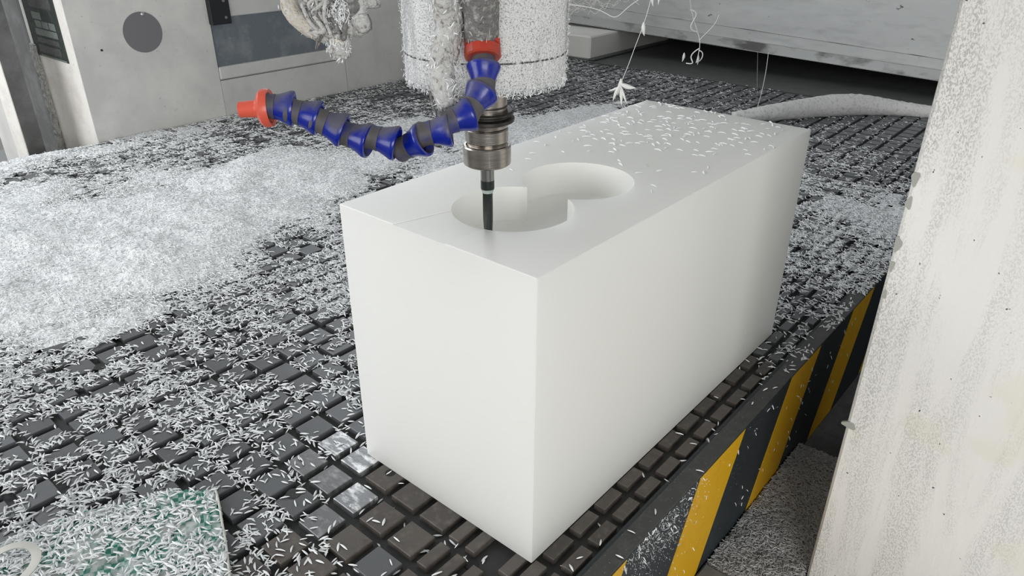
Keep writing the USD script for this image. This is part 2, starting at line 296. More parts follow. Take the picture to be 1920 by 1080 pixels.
# ------------------------------------------------------------------ pit ledge at the right of the table
obj_ledge = thing('pit_ledge', 'grey ledge below the striped table edge covered in a mat of shavings', 'ledge')
obj('ledge_slab', cbox(0.099, 0.2495, 0.396, 0.852, -0.40, -0.268, 0.004), 'concrete', obj_ledge)
obj('ledge_lip', cbox(0.099, 0.245, 0.330, 0.395, -0.40, -0.258, 0.004), 'concrete', obj_ledge)
tag(obj('pit_wall', box(0.099, 1.2, 1.9, 1.95, -0.96, -0.05), 'shade_black'), 'back wall of the pit beside the table, its shade painted black', None, None, 'structure')
tag(obj('pit_bottom', box(0.099, 1.2, 0.853, 1.9, -0.96, -0.60), 'shade_black'), 'bottom of the pit beside the table, its shade painted black', None, None, 'structure')

# ------------------------------------------------------------------ the white plastic block
W, Lb, H = 0.3578, 0.8224, 0.45
blk = m3.Manifold.hull_points(np.array([(a, b, c) for i in range(3) for a in (-W + 0.0012 * (i != 0), -0.0012 * (i != 0)) for b in (0.0012 * (i != 1), Lb - 0.0012 * (i != 1)) for c in (0.001 * (i != 2), H - 0.0012 * (i != 2))], float))
for cy in (0.149, 0.3025):
    blk -= m3.Manifold.cylinder(0.1, 0.0855, circular_segments=160).translate((-0.163, cy, H - 0.053))
lip = m3.CrossSection([[(-0.248, -0.01), (-0.149, -0.01), (-0.141, 0.070), (-0.2205, 0.092)]]).extrude(0.01).translate((0, 0, H - 0.0011))
blk -= lip
tag(obj('plastic_block', man(blk), 'block_plastic', None, 25), 'large white plastic block with two overlapping round pockets milled into its top', 'plastic block')

# ------------------------------------------------------------------ gantry: two uprights, crossbeam, spindle carriage
gan = thing('gantry', 'machine gantry with an off-white upright at right and a round-capped grey upright at left', 'machine gantry')
obj('right_upright', roughen(cbox(0.2525, 1.15, 0.494, 1.04, -0.96, 2.35, 0.004), 0, 1), 'pillar_paint', gan)
for z, w, h in ((0.497, .006, .010), (0.462, .005, .009), (0.400, .006, .011), (0.366, .004, .008), (0.081, .013, .006), (0.32, .004, .007)):
    a = np.linspace(0, 2 * np.pi, 16, endpoint=False)
    rr = 1 + 0.25 * np.sin(3 * a + z * 50)
    v = [(0.2560 + w * r * np.cos(t) * .8, 0.494 + dy, z + h * r * np.sin(t)) for dy in (-0.0006, 0.004) for t, r in zip(a, rr)]
    tag(obj('paint_flake', hull(v), 'paint_blob', gan), 'grey flake at the edge of the off-white upright')
obj('side_plate', cbox(0.2508, 0.2523, 0.502, 1.04, -0.96, 2.3, 0.0005), 'added_plate_grey', gan)  # unseen plate added to set the light bounced onto the stripes
obj('left_upright', cbox(-3.6, -2.572, 0.500, 1.04, -0.96, 2.35, 0.004), 'recess_grey', gan)
obj('side_panel', cbox(-2.574, -2.5705, 0.4945, 1.04, -0.2, 2.35, 0.001), 'column_grey', gan)
obj('cover_panel', cbox(-2.998, -2.571, 0.494, 0.502, -0.5, 2.35, 0.002), 'cream_paint', gan)
cap = trimesh.creation.cylinder(0.075, 0.004, sections=64, transform=trimesh.transformations.rotation_matrix(math.pi / 2, (0, 1, 0)))
cap.apply_translation((-2.5695, 0.757, 0.381)); c_ = obj('round_cap', cap, 'disc_grey', gan)
sc = trimesh.creation.icosphere(2, 0.008); sc.apply_scale((.7, 1, 1)); sc.apply_translation((-2.566, 0.769, 0.447)); obj('cap_screw', sc, 'chrome', gan)
sc2 = trimesh.creation.cylinder(0.004, 0.004, sections=16, transform=trimesh.transformations.rotation_matrix(math.pi / 2, (0, 1, 0))); sc2.apply_translation((-2.5695, 0.59, 0.335)); obj('cap_screw', sc2, 'bracket_black', gan)
obj('crossbeam', cbox(-3.6, 1.15, 0.42, 1.04, 1.45, 2.35, 0.01), 'column_grey', gan)
obj('carriage', cbox(-0.33, 0.05, 0.19, 0.42, 0.86, 2.3, 0.01), 'column_grey', gan)
pl = obj('name_plate', cbox(-2.955, -2.645, 0.4905, 0.494, 0.290, 0.68, 0.001), 'plate_dark', gan)
tag(pl, 'dark stained instruction plate with rows of pale boxes')
def cell(x0, x1, z0, z1, m): obj('plate_cell', box(x0, x1, 0.4896, 0.4906, z0, z1), m, pl)
cell(-2.885, -2.675, 0.475, 0.60, 'plate_grey')
cell(-2.885, -2.80, 0.432, 0.458, 'plate_light'); 
for k in range(3): cell(-2.872 + k * 0.066, -2.815 + k * 0.066, 0.402, 0.427, 'plate_light')
cell(-2.890, -2.680, 0.373, 0.397, 'plate_light'); cell(-2.895, -2.685, 0.345, 0.364, 'plate_grey'); cell(-2.90, -2.69, 0.308, 0.336, 'plate_grey')
cell(-2.90, -2.655, 0.2905, 0.297, 'plate_light')
tag(obj('crust', roughen(cbox(-2.992, -2.935, 0.482, 0.4945, -0.12, 0.33, 0.012).subdivide_to_size(0.02), 0.008, 60, 3), 'fuzz_light', gan), 'ragged crust of shavings down the left upright', None, None, 'stuff')

# post in front of the left upright
post = thing('side_post', 'pale narrow post at far left in front of the grey upright', 'post')
obj('post_body', cbox(-3.05, -2.83, 0.30, 0.36, -0.96, 0.9, 0.003), 'column_grey', post)
obj('post_flange', cbox(-2.87, -2.745, 0.296, 0.304, -0.96, 0.9, 0.002), 'cream_paint', post)  # lit sliver of the post, its brightness put into paler paint
obj('post_end', box(-2.7455, -2.742, 0.30, 0.36, -0.96, 0.9), 'recess_grey', post)

# ------------------------------------------------------------------ side guard behind the left upright and the end cover
guard = thing('side_guard', 'grey sheet guard along the left table edge with a blue-grey upper panel', 'machine guard')
obj('lower_panel', cbox(-2.60, -2.572, 1.042, 1.705, -0.3, 0.150, 0.002), 'guard_grey', guard)
obj('ledge', cbox(-2.60, -2.566, 1.042, 1.74, 0.155, 0.207, 0.004), 'guard_grey', guard)
tag(obj('blue_panel', box(-2.60, -2.585, 1.042, 1.80, 0.205, 0.405), 'guard_blue', guard), 'smeared blue-grey panel')
obj('upper_panel', cbox(-2.60, -2.576, 1.042, 1.80, 0.402, 0.95, 0.003), 'guard_grey', guard)
obj('end_panel', cbox(-2.605, -2.574, 1.709, 3.20, -0.3, 0.95, 0.002), 'guard_grey', guard)
br = thing('bracket', 'small black bracket at the top edge of the grey upright', 'bracket')
obj('bracket_body', cbox(-2.58, -2.545, 1.036, 1.125, 0.379, 0.70, 0.003), 'bracket_black', br)
for z in (0.405, 0.47):
    s = trimesh.creation.cylinder(0.006, 0.003, sections=16, transform=trimesh.transformations.rotation_matrix(math.pi / 2, (0, 1, 0))); s.apply_translation((-2.544, 1.10, z)); obj('bracket_screw', s, 'disc_grey', br)
ec = thing('end_cover', 'off-white box cover at the far left corner of the table', 'machine cover')
obj('cover_box', cbox(-2.569, -2.13, 3.16, 4.10, 0.0015, 0.134, 0.008), 'cover_white', ec)
obj('cover_foot', cbox(-2.129, -2.085, 3.14, 4.10, 0.0015, 0.012, 0.004), 'frame_dark', ec)

# ------------------------------------------------------------------ back cover (sheet steel box over the far end of the table)
bc = thing('back_cover', 'stained grey sheet-steel cover across the far end of the table', 'machine cover')
def zb(x): return 0.083 + (x + 0.334) / (-2.53 + 0.334) * 0.072
def prism_xz(pts, y0, y1): return hull([(x, y, z) for y in (y0, y1) for x, z in pts])
xl, xr, by_ = -2.75, 0.10, 3.45
obj('cover_sheet', prism_xz([(xl, zb(xl) + .050), (xr, zb(xr) + .050), (xr, 1.1), (xl, 1.1)], by_ + .004, by_ + .75), 'beam_steel', bc)
obj('bottom_lip', prism_xz([(xl, zb(xl)), (xr, zb(xr)), (xr, zb(xr) + .050), (xl, zb(xl) + .050)], by_, by_ + .03), 'beam_lip', bc)
obj('lip_edge', tube(np.array([(xl, by_ - .001, zb(xl)), (xr, by_ - .001, zb(xr))]), 0.003, 8), 'chrome', bc)
obj('fold_line', tube(np.array([(xl, by_ + .001, zb(xl) + .051), (xr, by_ + .001, zb(xr) + .051)]), 0.0028, 8), 'beam_bright', bc)
obj('seam', tube(np.array([(xl, by_ + .003, zb(xl) + .12), (xr, by_ + .003, zb(xr) + .095)]), 0.002, 6), 'beam_lip', bc)
tag(obj('end_void', box(-2.8, 0.4, 4.32, 4.36, -0.3, 0.9), 'shade_black'), 'added black sheet standing in for the shade under the cover', None, None, 'structure')  # sheet added where only shade lies under the cover

# ------------------------------------------------------------------ spindle, holder, cutter
SX, SY = -0.1410, 0.0733
sp = thing('spindle', 'big upright spindle housing crusted with white plastic dust', 'spindle', (SX, SY, 0))
R = 0.0938
prof = [(0.0, 0.640), (0.06, 0.640), (R - .006, 0.6415), (R - .0015, 0.6455), (R, 0.652)] + [(R, z) for z in np.linspace(0.656, 0.6735, 4)] + [(R + .0003, z) for z in np.linspace(0.6755, 1.02, 60)] + [(0, 1.02)]
hs = lathe(prof, 160); roughen(hs, 0.0011, 150, 5)
obj('housing', hs, 'spindle_dust', sp, True)
obj('seam_band', lathe([(R - .004, 0.6736), (R + .0006, 0.6736), (R + .0006, 0.6754), (R - .004, 0.6754)], 120), 'seam_dark', sp)
obj('clamp_ring', lathe([(0.0, 1.02), (0.12, 1.02), (0.12, 1.10), (0, 1.10)], 64), 'column_grey', sp)
obj('spindle_mount', cbox(-0.1, 0.1, 0.0, 0.125, 0.90, 1.09, 0.01), 'column_grey', sp)
th = thing('tool_holder', 'brushed steel tool holder with a round collet nut below the spindle', 'tool holder', (SX, SY, 0))
obj('taper_neck', lathe([(0, 0.600), (0.0245, 0.600), (0.0250, 0.602), (0.0250, 0.6405), (0, 0.6405)], 72), 'holder_steel', th, 30)
obj('gauge_ring', lathe([(0, 0.6085), (0.0258, 0.6085), (0.0258, 0.6105), (0, 0.6105)], 72), 'holder_dark', th, 30)
obj('flange', lathe([(0.02, 0.5895), (0.0310, 0.5895), (0.0340, 0.5915), (0.0340, 0.5950), (0.0295, 0.5972), (0.0295, 0.5985), (0.0330, 0.6005), (0.0330, 0.6025), (0.0310, 0.6040), (0.02, 0.6040)], 90), 'holder_dark', th, 30)
obj('collar', lathe([(0, 0.5822), (0.0235, 0.5822), (0.0262, 0.5845), (0.0275, 0.5895), (0, 0.5895)], 72), 'holder_steel', th, 30)
obj('body_ring', lathe([(0, 0.5655), (0.0252, 0.5655), (0.0264, 0.567), (0.0264, 0.5812), (0.0252, 0.5826), (0, 0.5826)], 90), 'holder_steel', th, 30)
thr = [(0, 0.5585)]
for k in range(4): thr += [(0.0236, 0.5585 + k * 0.002), (0.0246, 0.5595 + k * 0.002)]
obj('thread', lathe(thr + [(0.0236, 0.5668), (0, 0.5668)], 90), 'holder_steel', th, 30)
obj('collet_nut', lathe([(0.0092, 0.5362), (0.0268, 0.5362), (0.0292, 0.5380), (0.0297, 0.5400), (0.0297, 0.5600), (0.0285, 0.5617), (0.0262, 0.5617), (0.0250, 0.559), (0.0092, 0.559)], 110), 'holder_steel', th, 30)
em = thing('end_mill', 'slim dark end mill reaching into the round pocket', 'milling cutter', (SX, SY, 0))
obj('shank', lathe([(0, 0.500), (0.0084, 0.505), (0.0086, 0.507), (0.0086, 0.537), (0, 0.537)], 40), 'cutter_shank', em, 30)
obj('shank_band', lathe([(0, 0.5035), (0.0085, 0.5035), (0.0087, 0.505), (0.0087, 0.5155), (0, 0.5155)], 40), 'cutter_carbide', em, 30)
obj('step_ring', lathe([(0, 0.4985), (0.0066, 0.4985), (0.0086, 0.5040), (0, 0.5040)], 40), 'cutter_ring', em, 30)
n = 90; tt = np.linspace(0, 1, n); fl = []
a = np.linspace(0, 2 * np.pi, 48, endpoint=False)
sec = 0.0064 * (1 - 0.28 * np.clip(np.cos(2 * a), 0, 1) ** 0.7)
V = np.stack([np.stack([sec * np.cos(a + 2.0 * t), sec * np.sin(a + 2.0 * t), np.full(48, 0.392 + 0.108 * t)], 1) for t in tt]).reshape(-1, 3)
i, j = np.meshgrid(np.arange(n - 1), np.arange(48), indexing='ij')
q = np.stack([i * 48 + j, i * 48 + (j + 1) % 48, (i + 1) * 48 + (j + 1) % 48, (i + 1) * 48 + j], -1).reshape(-1, 4)
fl = T(np.vstack([V, [(0, 0, 0.392)]]), np.vstack([q[:, [0, 1, 2]], q[:, [0, 2, 3]], [(len(V), (k + 1) % 48, k) for k in range(48)]]))
obj('flutes', fl, 'cutter_carbide', em, 40)

# ------------------------------------------------------------------ segmented air hose with its fuzzy supply pipe
hp = smoothpath([(-0.061, -0.0179, 0.6824), (-0.0532, -0.0252, 0.6666), (-0.0469, -0.0421, 0.6449), (-0.0513, -0.0634, 0.6301), (-0.0649, -0.0847, 0.6203), (-0.0821, -0.105, 0.6144), (-0.1021, -0.123, 0.613), (-0.1242, -0.1371, 0.6199), (-0.1461, -0.1488, 0.6302), (-0.1671, -0.16, 0.6399), (-0.188, -0.173, 0.6449), (-0.2, -0.1850, 0.6435)], 400)
hl = np.r_[0, np.cumsum(np.linalg.norm(np.diff(hp, axis=0), axis=1))]
def hat(s): return np.array([np.interp(s, hl, hp[:, k]) for k in range(3)])
hose = thing('segmented_hose', 'blue segmented air hose with red collar and nozzle curling in front of the spindle', 'air hose')
pp = smoothpath([(0.035, 0.20, 0.97), (0.030, 0.09, 0.96), (0.0, -0.01, 0.91), (-0.0454, -0.0383, 0.832), (-0.0548, -0.0274, 0.784), (-0.0619, -0.0186, 0.7409), (-0.0694, -0.0107, 0.7034)], 60)
tag(obj('supply_pipe', roughen(tube(pp, 0.0175, 28), 0.002, 180, 2), 'fuzz_grey', hose, True), 'grey fuzzy dust-coated pipe')
d0 = hat(0.004) - np.array([-0.0711, -0.008, 0.7029])
colr = [(0.006, -0.001), (0.0165, -0.001), (0.0185, 0.001), (0.0185, 0.008), (0.0170, 0.0088), (0.0170, 0.0098), (0.0188, 0.0106), (0.0188, 0.0195), (0.0172, 0.021), (0.006, 0.021)]
c6 = trimesh.creation.revolve(np.array(colr), sections=14)
c6.apply_transform(frame_to(np.array([0.010, -0.010, -0.0205]), (-0.0711, -0.008, 0.7029))); tag(obj('collar', c6, 'hose_red', hose, 20), 'red plastic collar')
obj('collar_neck', tube(np.array([(-0.0665, -0.0125, 0.6935), hat(0.004), hat(0.012)]), 0.0121, 24), 'hose_dusty', hose, True)
segp = [(0.0118, 0.0075), (0.0138, 0.0015), (0.0152, 0.0), (0.0170, 0.0008), (0.0175, 0.0025), (0.0172, 0.0045), (0.0152, 0.0090), (0.0132, 0.0140), (0.0121, 0.0185), (0.0113, 0.0235), (0.0116, 0.0270), (0.0125, 0.0300), (0.0120, 0.0325), (0.0090, 0.0345), (0.0085, 0.0345)]
NS = 10; step = (hl[-1] - 0.004) / NS
fk = np.array([1, 1, step / 0.0265])
for k in range(NS):
    s = 0.003 + k * step
    z = hat(min(s + step, hl[-1])) - hat(s)
    g = trimesh.creation.revolve(np.array(segp), sections=36)
    ph = rng.normal(size=3) * 0.12
    g.apply_transform(frame_to(z / np.linalg.norm(z) + ph, hat(s)))
    sg = obj('hose_segment', g, 'hose_blue' if k not in (1, 7) else 'hose_blue', hose, 40)
    nk = trimesh.creation.revolve(np.array([(0.0119, 0.0185), (0.0126, 0.0187), (0.0118, 0.0235), (0.0121, 0.0270), (0.0130, 0.0300), (0.0124, 0.0325), (0.011, 0.034)]), sections=36)
    nk.apply_transform(frame_to(z / np.linalg.norm(z) + ph, hat(s)))
    obj('neck_ring', nk, 'hose_dusty', sg, 40)
zt = np.array([-0.0189, -0.0177, -0.0014])
nz = trimesh.creation.revolve(np.array([(0.0122, 0.006), (0.0150, 0.0), (0.0180, -0.001), (0.0188, 0.002), (0.0186, 0.0065), (0.0160, 0.0095), (0.0125, 0.0110), (0.0095, 0.0125), (0.0085, 0.0150), (0.0078, 0.0300), (0.0070, 0.0305), (0.0055, 0.0300), (0.0055, 0.010)]), sections=40)
nz.apply_transform(frame_to(zt, hat(hl[-1] - 0.004))); tag(obj('nozzle', nz, 'nozzle_red', hose, 35), 'bright red nozzle')

# ------------------------------------------------------------------ dust-coated cable hanging in front of the spindle, cable loop at its left
cb = thing('dusty_cable', 'cable thickly coated in pale shavings hanging in front of the spindle', 'cable')
cp = smoothpath([(-0.27, 0.21, 0.97), (-0.27, 0.08, 0.96), (-0.20, -0.03, 0.905), (-0.115, -0.052, 0.832), (-0.0915, -0.0417, 0.774), (-0.0933, -0.0356, 0.7401), (-0.0957, -0.0299, 0.7168), (-0.0955, -0.0375, 0.6924), (-0.0905, -0.0465, 0.6709), (-0.0850, -0.0510, 0.6530), (-0.0790, -0.0530, 0.6385)], 150)
cr = np.interp(np.linspace(0, 1, 150), [0, .60, .76, .84, .90, .96, 1], [.012, .012, .0135, .0150, .0135, .0125, .0085])
obj('cable_body', roughen(tube(cp, cr, 26), 0.0032, 130, 8), 'fuzz_light', cb, True)
obj('wire_hook', tube(smoothpath([(-0.0755, -0.0590, 0.6368), (-0.0735, -0.0500, 0.6490), (-0.0665, -0.0475, 0.6455), (-0.0640, -0.0520, 0.6390), (-0.0690, -0.0590, 0.6345), (-0.075, -0.062, 0.632)], 40), 0.0016, 8), 'fuzz_light', cb, True)
obj('wire_strand', tube(smoothpath([(-0.0960, -0.0600, 0.655), (-0.0935, -0.0610, 0.645), (-0.0880, -0.0625, 0.637), (-0.0800, -0.0610, 0.630)], 30), 0.0012, 6), 'fuzz_grey', cb, True)
obj('stray_strand', tube(smoothpath([(-0.1152, -0.0897, 0.6281), (-0.1164, -0.0858, 0.6353), (-0.1131, -0.0796, 0.6402), (-0.1036, -0.0698, 0.6426), (-0.095, -0.050, 0.642)], 40), 0.0004, 5), 'fuzz_light', cb, True)

lp = thing('cable_loop', 'tangled loop of cables matted with shavings hanging left of the spindle', 'cable')
loop = smoothpath([(-0.30, 0.16, 1.0), (-0.372, -0.005, 0.775), (-0.3766, -0.023, 0.735), (-0.3705, -0.029, 0.709), (-0.3540, -0.027, 0.6945), (-0.3393, -0.0199, 0.6860), (-0.325, -0.010, 0.678), (-0.312, 0.0, 0.681), (-0.303, 0.012, 0.698), (-0.296, 0.030, 0.73), (-0.285, 0.16, 1.0)], 140)
tag(obj('outer_loop', roughen(tube(loop[:72], 0.0105, 20), 0.0028, 150, 4), 'fuzz_tan', lp, True), 'tan fuzzy outer cable')
obj('inner_cable', roughen(tube(loop[70:], 0.0085, 20), 0.0028, 150, 14), 'fuzz_light', lp, True)
tg = np.random.default_rng(5)
for k, (c_, r_) in enumerate((((-0.3523, -0.006, 0.722), .015), ((-0.338, -0.004, 0.7035), .0165), ((-0.3185, 0.006, 0.698), .016), ((-0.330, 0.006, 0.722), .017), ((-0.308, 0.014, 0.712), .0150), ((-0.3135, 0.0, 0.684), .0105))):
    blob = trimesh.creation.icosphere(3, r_); blob.apply_translation(c_)
    obj('clump', roughen(blob, 0.0055, 90, 40 + k), ['fuzz_light', 'fuzz_grey', 'fuzz_light'][k % 3], lp, True)
for k in range(26):
    c = np.array([-0.327, -0.004, 0.702]) + tg.normal(size=3) * (0.009, 0.006, 0.009)
    pts = [np.array([-0.318 + tg.normal() * .012, 0.02 + tg.normal() * .006, 0.755])] + [c + tg.normal(size=3) * (0.012, 0.006, 0.011) + (0, -.009, 0) for _ in range(4)] + [np.array([-0.3095 + tg.normal() * .006, -0.006, 0.676])]
    obj('tangled_wire', roughen(tube(softpath(pts, 70), tg.uniform(0.0012, 0.0030), 9), 0.0008, 300, k), ['fuzz_light', 'fuzz_grey', 'fuzz_light'][k % 3], lp, True)
plug = tube(smoothpath([(-0.3090, -0.004, 0.683), (-0.3088, -0.008, 0.668), (-0.3092, -0.0125, 0.655)], 20), np.interp(np.linspace(0, 1, 20), [0, .2, .8, 1], [.010, .0125, .0125, .008]), 22)
obj('plug', roughen(plug, 0.0022, 170, 9), 'fuzz_light', lp, True)
obj('plug_band', tube(np.array([(-0.3088, -0.0065, 0.6765), (-0.3087, -0.0085, 0.6715)]), 0.0122, 20), 'fuzz_tan', lp, True)
blob = trimesh.creation.icosphere(3, 0.015); blob.apply_scale((1.3, .8, 1)); blob.apply_translation((-0.300, 0.016, 0.6945)); obj('clump', roughen(blob, 0.004, 110, 11), 'fuzz_light', lp, True)
blob = trimesh.creation.icosphere(3, 0.0075); blob.apply_translation((-0.2945, 0.020, 0.6885)); obj('clump', roughen(blob, 0.0015, 160, 12), 'fuzz_grey', lp, True)
conn = tube(np.array([(-0.302, 0.035, 0.742), (-0.2945, 0.037, 0.722), (-0.2925, 0.036, 0.711)]), [.010, .0125, .009], 20)
obj('connector', roughen(conn, 0.001, 160, 13), 'fuzz_light', lp, True)
obj('stray_wire', tube(smoothpath([(-0.292, 0.026, 0.705), (-0.288, 0.027, 0.697), (-0.285, 0.024, 0.687)], 16), 0.0009, 6), 'fuzz_grey', lp, True)

# ------------------------------------------------------------------ shavings
def chip(curl, taper, w, seed):
    r_ = np.random.default_rng(seed); n = 6
    s = np.linspace(-.5, .5, n); wid = w * (1 - np.abs(2 * s) ** 2.2 * taper)
    v = []
    for t, ww in zip(s, wid):
        c = np.array([t, 0.10 * curl * (t * t * 4) * 0.6, 0.05 * (1 - 4 * t * t)])
        v += [c + (0, -ww / 2, -0.02), c + (0, ww / 2, -0.02), c + (0, 0.02, ww * 0.42)]
    f = []
    for i in range(n - 1):
        for k in range(3):
            a, b = 3 * i + k, 3 * i + (k + 1) % 3
            f += [(a, b, b + 3), (a, b + 3, a + 3)]
    f += [(0, 2, 1), (3 * n - 3, 3 * n - 2, 3 * n - 1)]
    return T(v, f)
CH = [chip(.35, .70, .23, 1), chip(-.3, .8, .26, 2), chip(0.1, .65, .20, 3), chip(.8, .75, .22, 4)]
def quats(yaw, tilt, roll):
    cy, sy, cp, sp_, cr_, sr = np.cos(yaw / 2), np.sin(yaw / 2), np.cos(tilt / 2), np.sin(tilt / 2), np.cos(roll / 2), np.sin(roll / 2)
    return np.stack([cr_ * cp * cy + sr * sp_ * sy, sr * cp * cy - cr_ * sp_ * sy, cr_ * sp_ * cy + sr * cp * sy, cr_ * cp * sy - sr * sp_ * cy], 1)
def scatter(name, label, cat, pos, q, scale, material='shaving_white', parent=None, seed=0):
    base = '/World' if parent is None else str(parent.GetPath())
    p = path_in(base, name)
    pi = UsdGeom.PointInstancer.Define(stage, p); protos = []
    for k, c in enumerate(CH):
        m = usdkit.mesh(stage, f'{p}/shaving_kind_{k + 1:03d}', c, '/World/Looks/' + material); protos.append(m.GetPath())
    pi.CreatePrototypesRel().SetTargets(protos)
    r_ = np.random.default_rng(seed)
    n = len(pos)
    pi.CreateProtoIndicesAttr(Vt.IntArray.FromNumpy(r_.integers(0, len(CH), n).astype(np.int32)))
    pi.CreatePositionsAttr(Vt.Vec3fArray.FromNumpy(np.asarray(pos, np.float32)))
    pi.CreateOrientationsAttr(Vt.QuathArray([Gf.Quath(*map(float, x)) for x in q]))
    sc_ = np.asarray(scale, np.float32)
    pi.CreateScalesAttr(Vt.Vec3fArray.FromNumpy(np.repeat(sc_[:, None], 3, 1) if sc_.ndim == 1 else sc_))
    tag(pi.GetPrim(), label, cat, None, 'stuff')
    return pi.GetPrim()
# cover of the table: (x, y, layers of shavings, heap height in mm)
COVER = np.array([(-1.229, -0.275, 1.3, 5), (-1.442, -0.207, 2.5, 25), (-1.705, -0.123, 2.5, 30), (-2.042, -0.015, 1.8, 12), (-2.362, 0.087, 1.2, 3), (-1.213, -0.142, 1.6, 8), (-1.436, -0.055, 2.5, 30), (-1.694,
  0.074, 2.3, 25), (-1.954, 0.178, 1.6, 8), (-2.338, 0.333, 1.2, 0), (-1.196, 0.005, 1.5, 8), (-1.325, 0.121, 2.5, 30), (-1.562, 0.238, 2.4, 30), (-1.812, 0.363, 1.8, 12), (-2.153, 0.493, 1.0, 0),
  (-2.378, 0.644, 0.8, 0), (-1.222, 0.21, 1.2, 5), (-1.355, 0.317, 2.2, 25), (-1.524, 0.433, 2.5, 35), (-1.757, 0.611, 2.5, 35), (-1.896, 0.716, 2, 25), (-2.009, 0.699, 0.9, 0), (-2.361, 0.857, 0.6, 0),
  (-1.276, 0.435, 1.1, 0), (-1.415, 0.527, 1.8, 12), (-1.605, 0.674, 2.3, 25), (-1.782, 0.815, 2.2, 20), (-2.006, 0.968, 0.8, 0), (-2.307, 1.121, 0.6, 0), (-1.185, 0.513, 1.1, 0), (-1.354, 0.638, 1.6,
  8), (-1.528, 0.809, 2.0, 20), (-1.639, 0.939, 1.5, 10), (-1.779, 1.073, 1.2, 5), (-2.035, 1.247, 0.6, 0), (-2.244, 1.293, 0.5, 0), (-1.524, 1.039, 1.7, 10), (-1.484, 1.155, 1.2, 2), (-1.373, 0.909,
  1.0, 0), (-1.601, 1.32, 1.5, 10), (-2.18, 1.602, 0.45, 0), (-2.381, 1.707, 0.35, 0), (-1.872, 1.741, 0.4, 0), (-1.408, 1.738, 1.8, 20), (-1.401, 1.91, 1.8, 20), (-1.35, 2.072, 1.5, 15), (-1.632,
  2.014, 0.35, 0), (-1.539, 2.298, 0.35, 0), (-1.922, 2.595, 0.3, 0), (-1.603, 2.874, 0.3, 0), (-1.211, 2.729, 0.3, 0), (-1.281, 2.595, 0.3, 0), (-0.917, 2.986, 0.15, 0), (-0.481, 2.492, 0.25, 0),
  (-0.339, 2.149, 0.7, 0), (-0.352, 1.977, 0.9, 0), (-0.206, 2.264, 0.4, 0), (-0.234, 2.707, 0.12, 0), (-0.097, 2.198, 0.7, 0), (-0.25, 1.848, 0.8, 0), (-0.101, 1.91, 1.0, 0), (-0.18, 1.654, 1.8, 10),
  (-0.079, 1.684, 1.9, 12), (0.019, 1.658, 1.9, 12), (-0.143, 1.465, 1.2, 2), (0.042, 1.432, 1.3, 2), (-0.044, 1.313, 1.1, 0), (-0.083, 1.194, 0.9, 0), (0.062, 1.238, 0.9, 0), (-0.037, 1.077, 0.6, 0),
  (0.031, 1.1, 0.6, 0), (-0.015, 0.956, 0.4, 0), (0.031, 1.03, 0.5, 0), (0.014, 0.797, 0.3, 0), (0.023, 0.863, 0.2, 0), (0.024, 0.646, 0.12, 0), (0.025, 0.426, 0.05, 0), (0.026, 0.168, 0.04, 0), (0.027,
  0.044, 0.03, 0), (-1.095, -0.318, 0.9, 0), (-1.016, -0.199, 0.75, 0), (-0.973, -0.054, 0.6, 0), (-1.034, 0.077, 0.7, 0), (-1.064, 0.19, 0.75, 0), (-1.006, 0.316, 0.85, 0), (-0.974, 0.424, 1.0, 0),
  (-0.791, 0.222, 0.8, 0), (-0.717, 0.224, 0.7, 0), (-0.84, 0.118, 0.5, 0), (-0.795, -0.009, 0.4, 0), (-0.697, 0.025, 0.22, 0), (-0.617, 0.094, 0.4, 0), (-0.527, 0.077, 0.3, 0), (-0.533, -0.014, 0.18,
  0), (-0.592, -0.065, 0.3, 0), (-0.443, 0.023, 0.1, 0), (-0.395, -0.048, 0.04, 0), (-0.301, -0.035, 0.015, 0), (-0.209, -0.049, 0.02, 0), (-0.123, -0.032, 0.02, 0), (-0.771, -0.155, 0.65, 0), (-0.867,
  -0.259, 0.85, 0), (-0.909, -0.378, 0.85, 0), (-0.712, -0.321, 0.8, 0), (-0.624, -0.227, 0.7, 0), (-0.595, -0.147, 0.6, 0), (-0.483, -0.192, 0.5, 0), (-0.453, -0.133, 0.15, 0), (-0.357, -0.176, 0.2,
  0), (-0.344, -0.221, 0.5, 0), (-0.239, -0.184, 0.15, 0), (-0.309, -0.269, 0.5, 0), (-0.535, -0.314, 0.7, 0), (-0.69, -0.448, 0.8, 0), (-0.167, -0.147, 0.04, 0), (-0.472, -0.079, 0.15, 0)])
COVER = np.vstack([COVER, [(-1.6, -.62, 1.6, 12), (-2.0, -.45, 2.2, 24), (-2.55, -.62, 1.2, 6), (-2.55, -.25, 1.6, 12), (-2.2, -.15, 2.0, 16), (-1.2, -.62, 1.0, 0), (-.9, -.62, .85, 0), (-.6, -.62, .7, 0), (-.2, -.55, .3, 0), (.06, -.55, .08, 0)]])
def plan(x, y):
    dx, dy = np.asarray(x) - 0.457, np.asarray(y) + 0.579
    return np.stack([np.arctan2(dy, -dx) * 2.2, np.log(np.hypot(dx, dy)) * 1.5], -1)
_pc = plan(COVER[:, 0], COVER[:, 1])
_li, _ni = LinearNDInterpolator(_pc, COVER[:, 2:]), NearestNDInterpolator(_pc, COVER[:, 2:])
def cover(x, y):
    q = plan(x, y); a = _li(q); b = _ni(q)
    return np.where(np.isnan(a), b, a)
def heap_h(x, y):
    h = cover(x, y)[..., 1] / 1000 * np.where(np.asarray(x) > -.35, .35, 1)
    p = np.stack([x, y, np.zeros_like(x)], -1)
    nn = meshkit.fbm(p * 9, 4, 3)
    return h * (0.45 + 1.1 * nn) + np.where(h > 0.001, (nn - .5) * 0.010 + (meshkit.fbm(p * 45, 2, 8) - .5) * 0.005, 0) - 0.0035
def under_block(x, y, m=0.002): return (x > -W - m) & (x < m) & (y > -m) & (y < Lb + m)

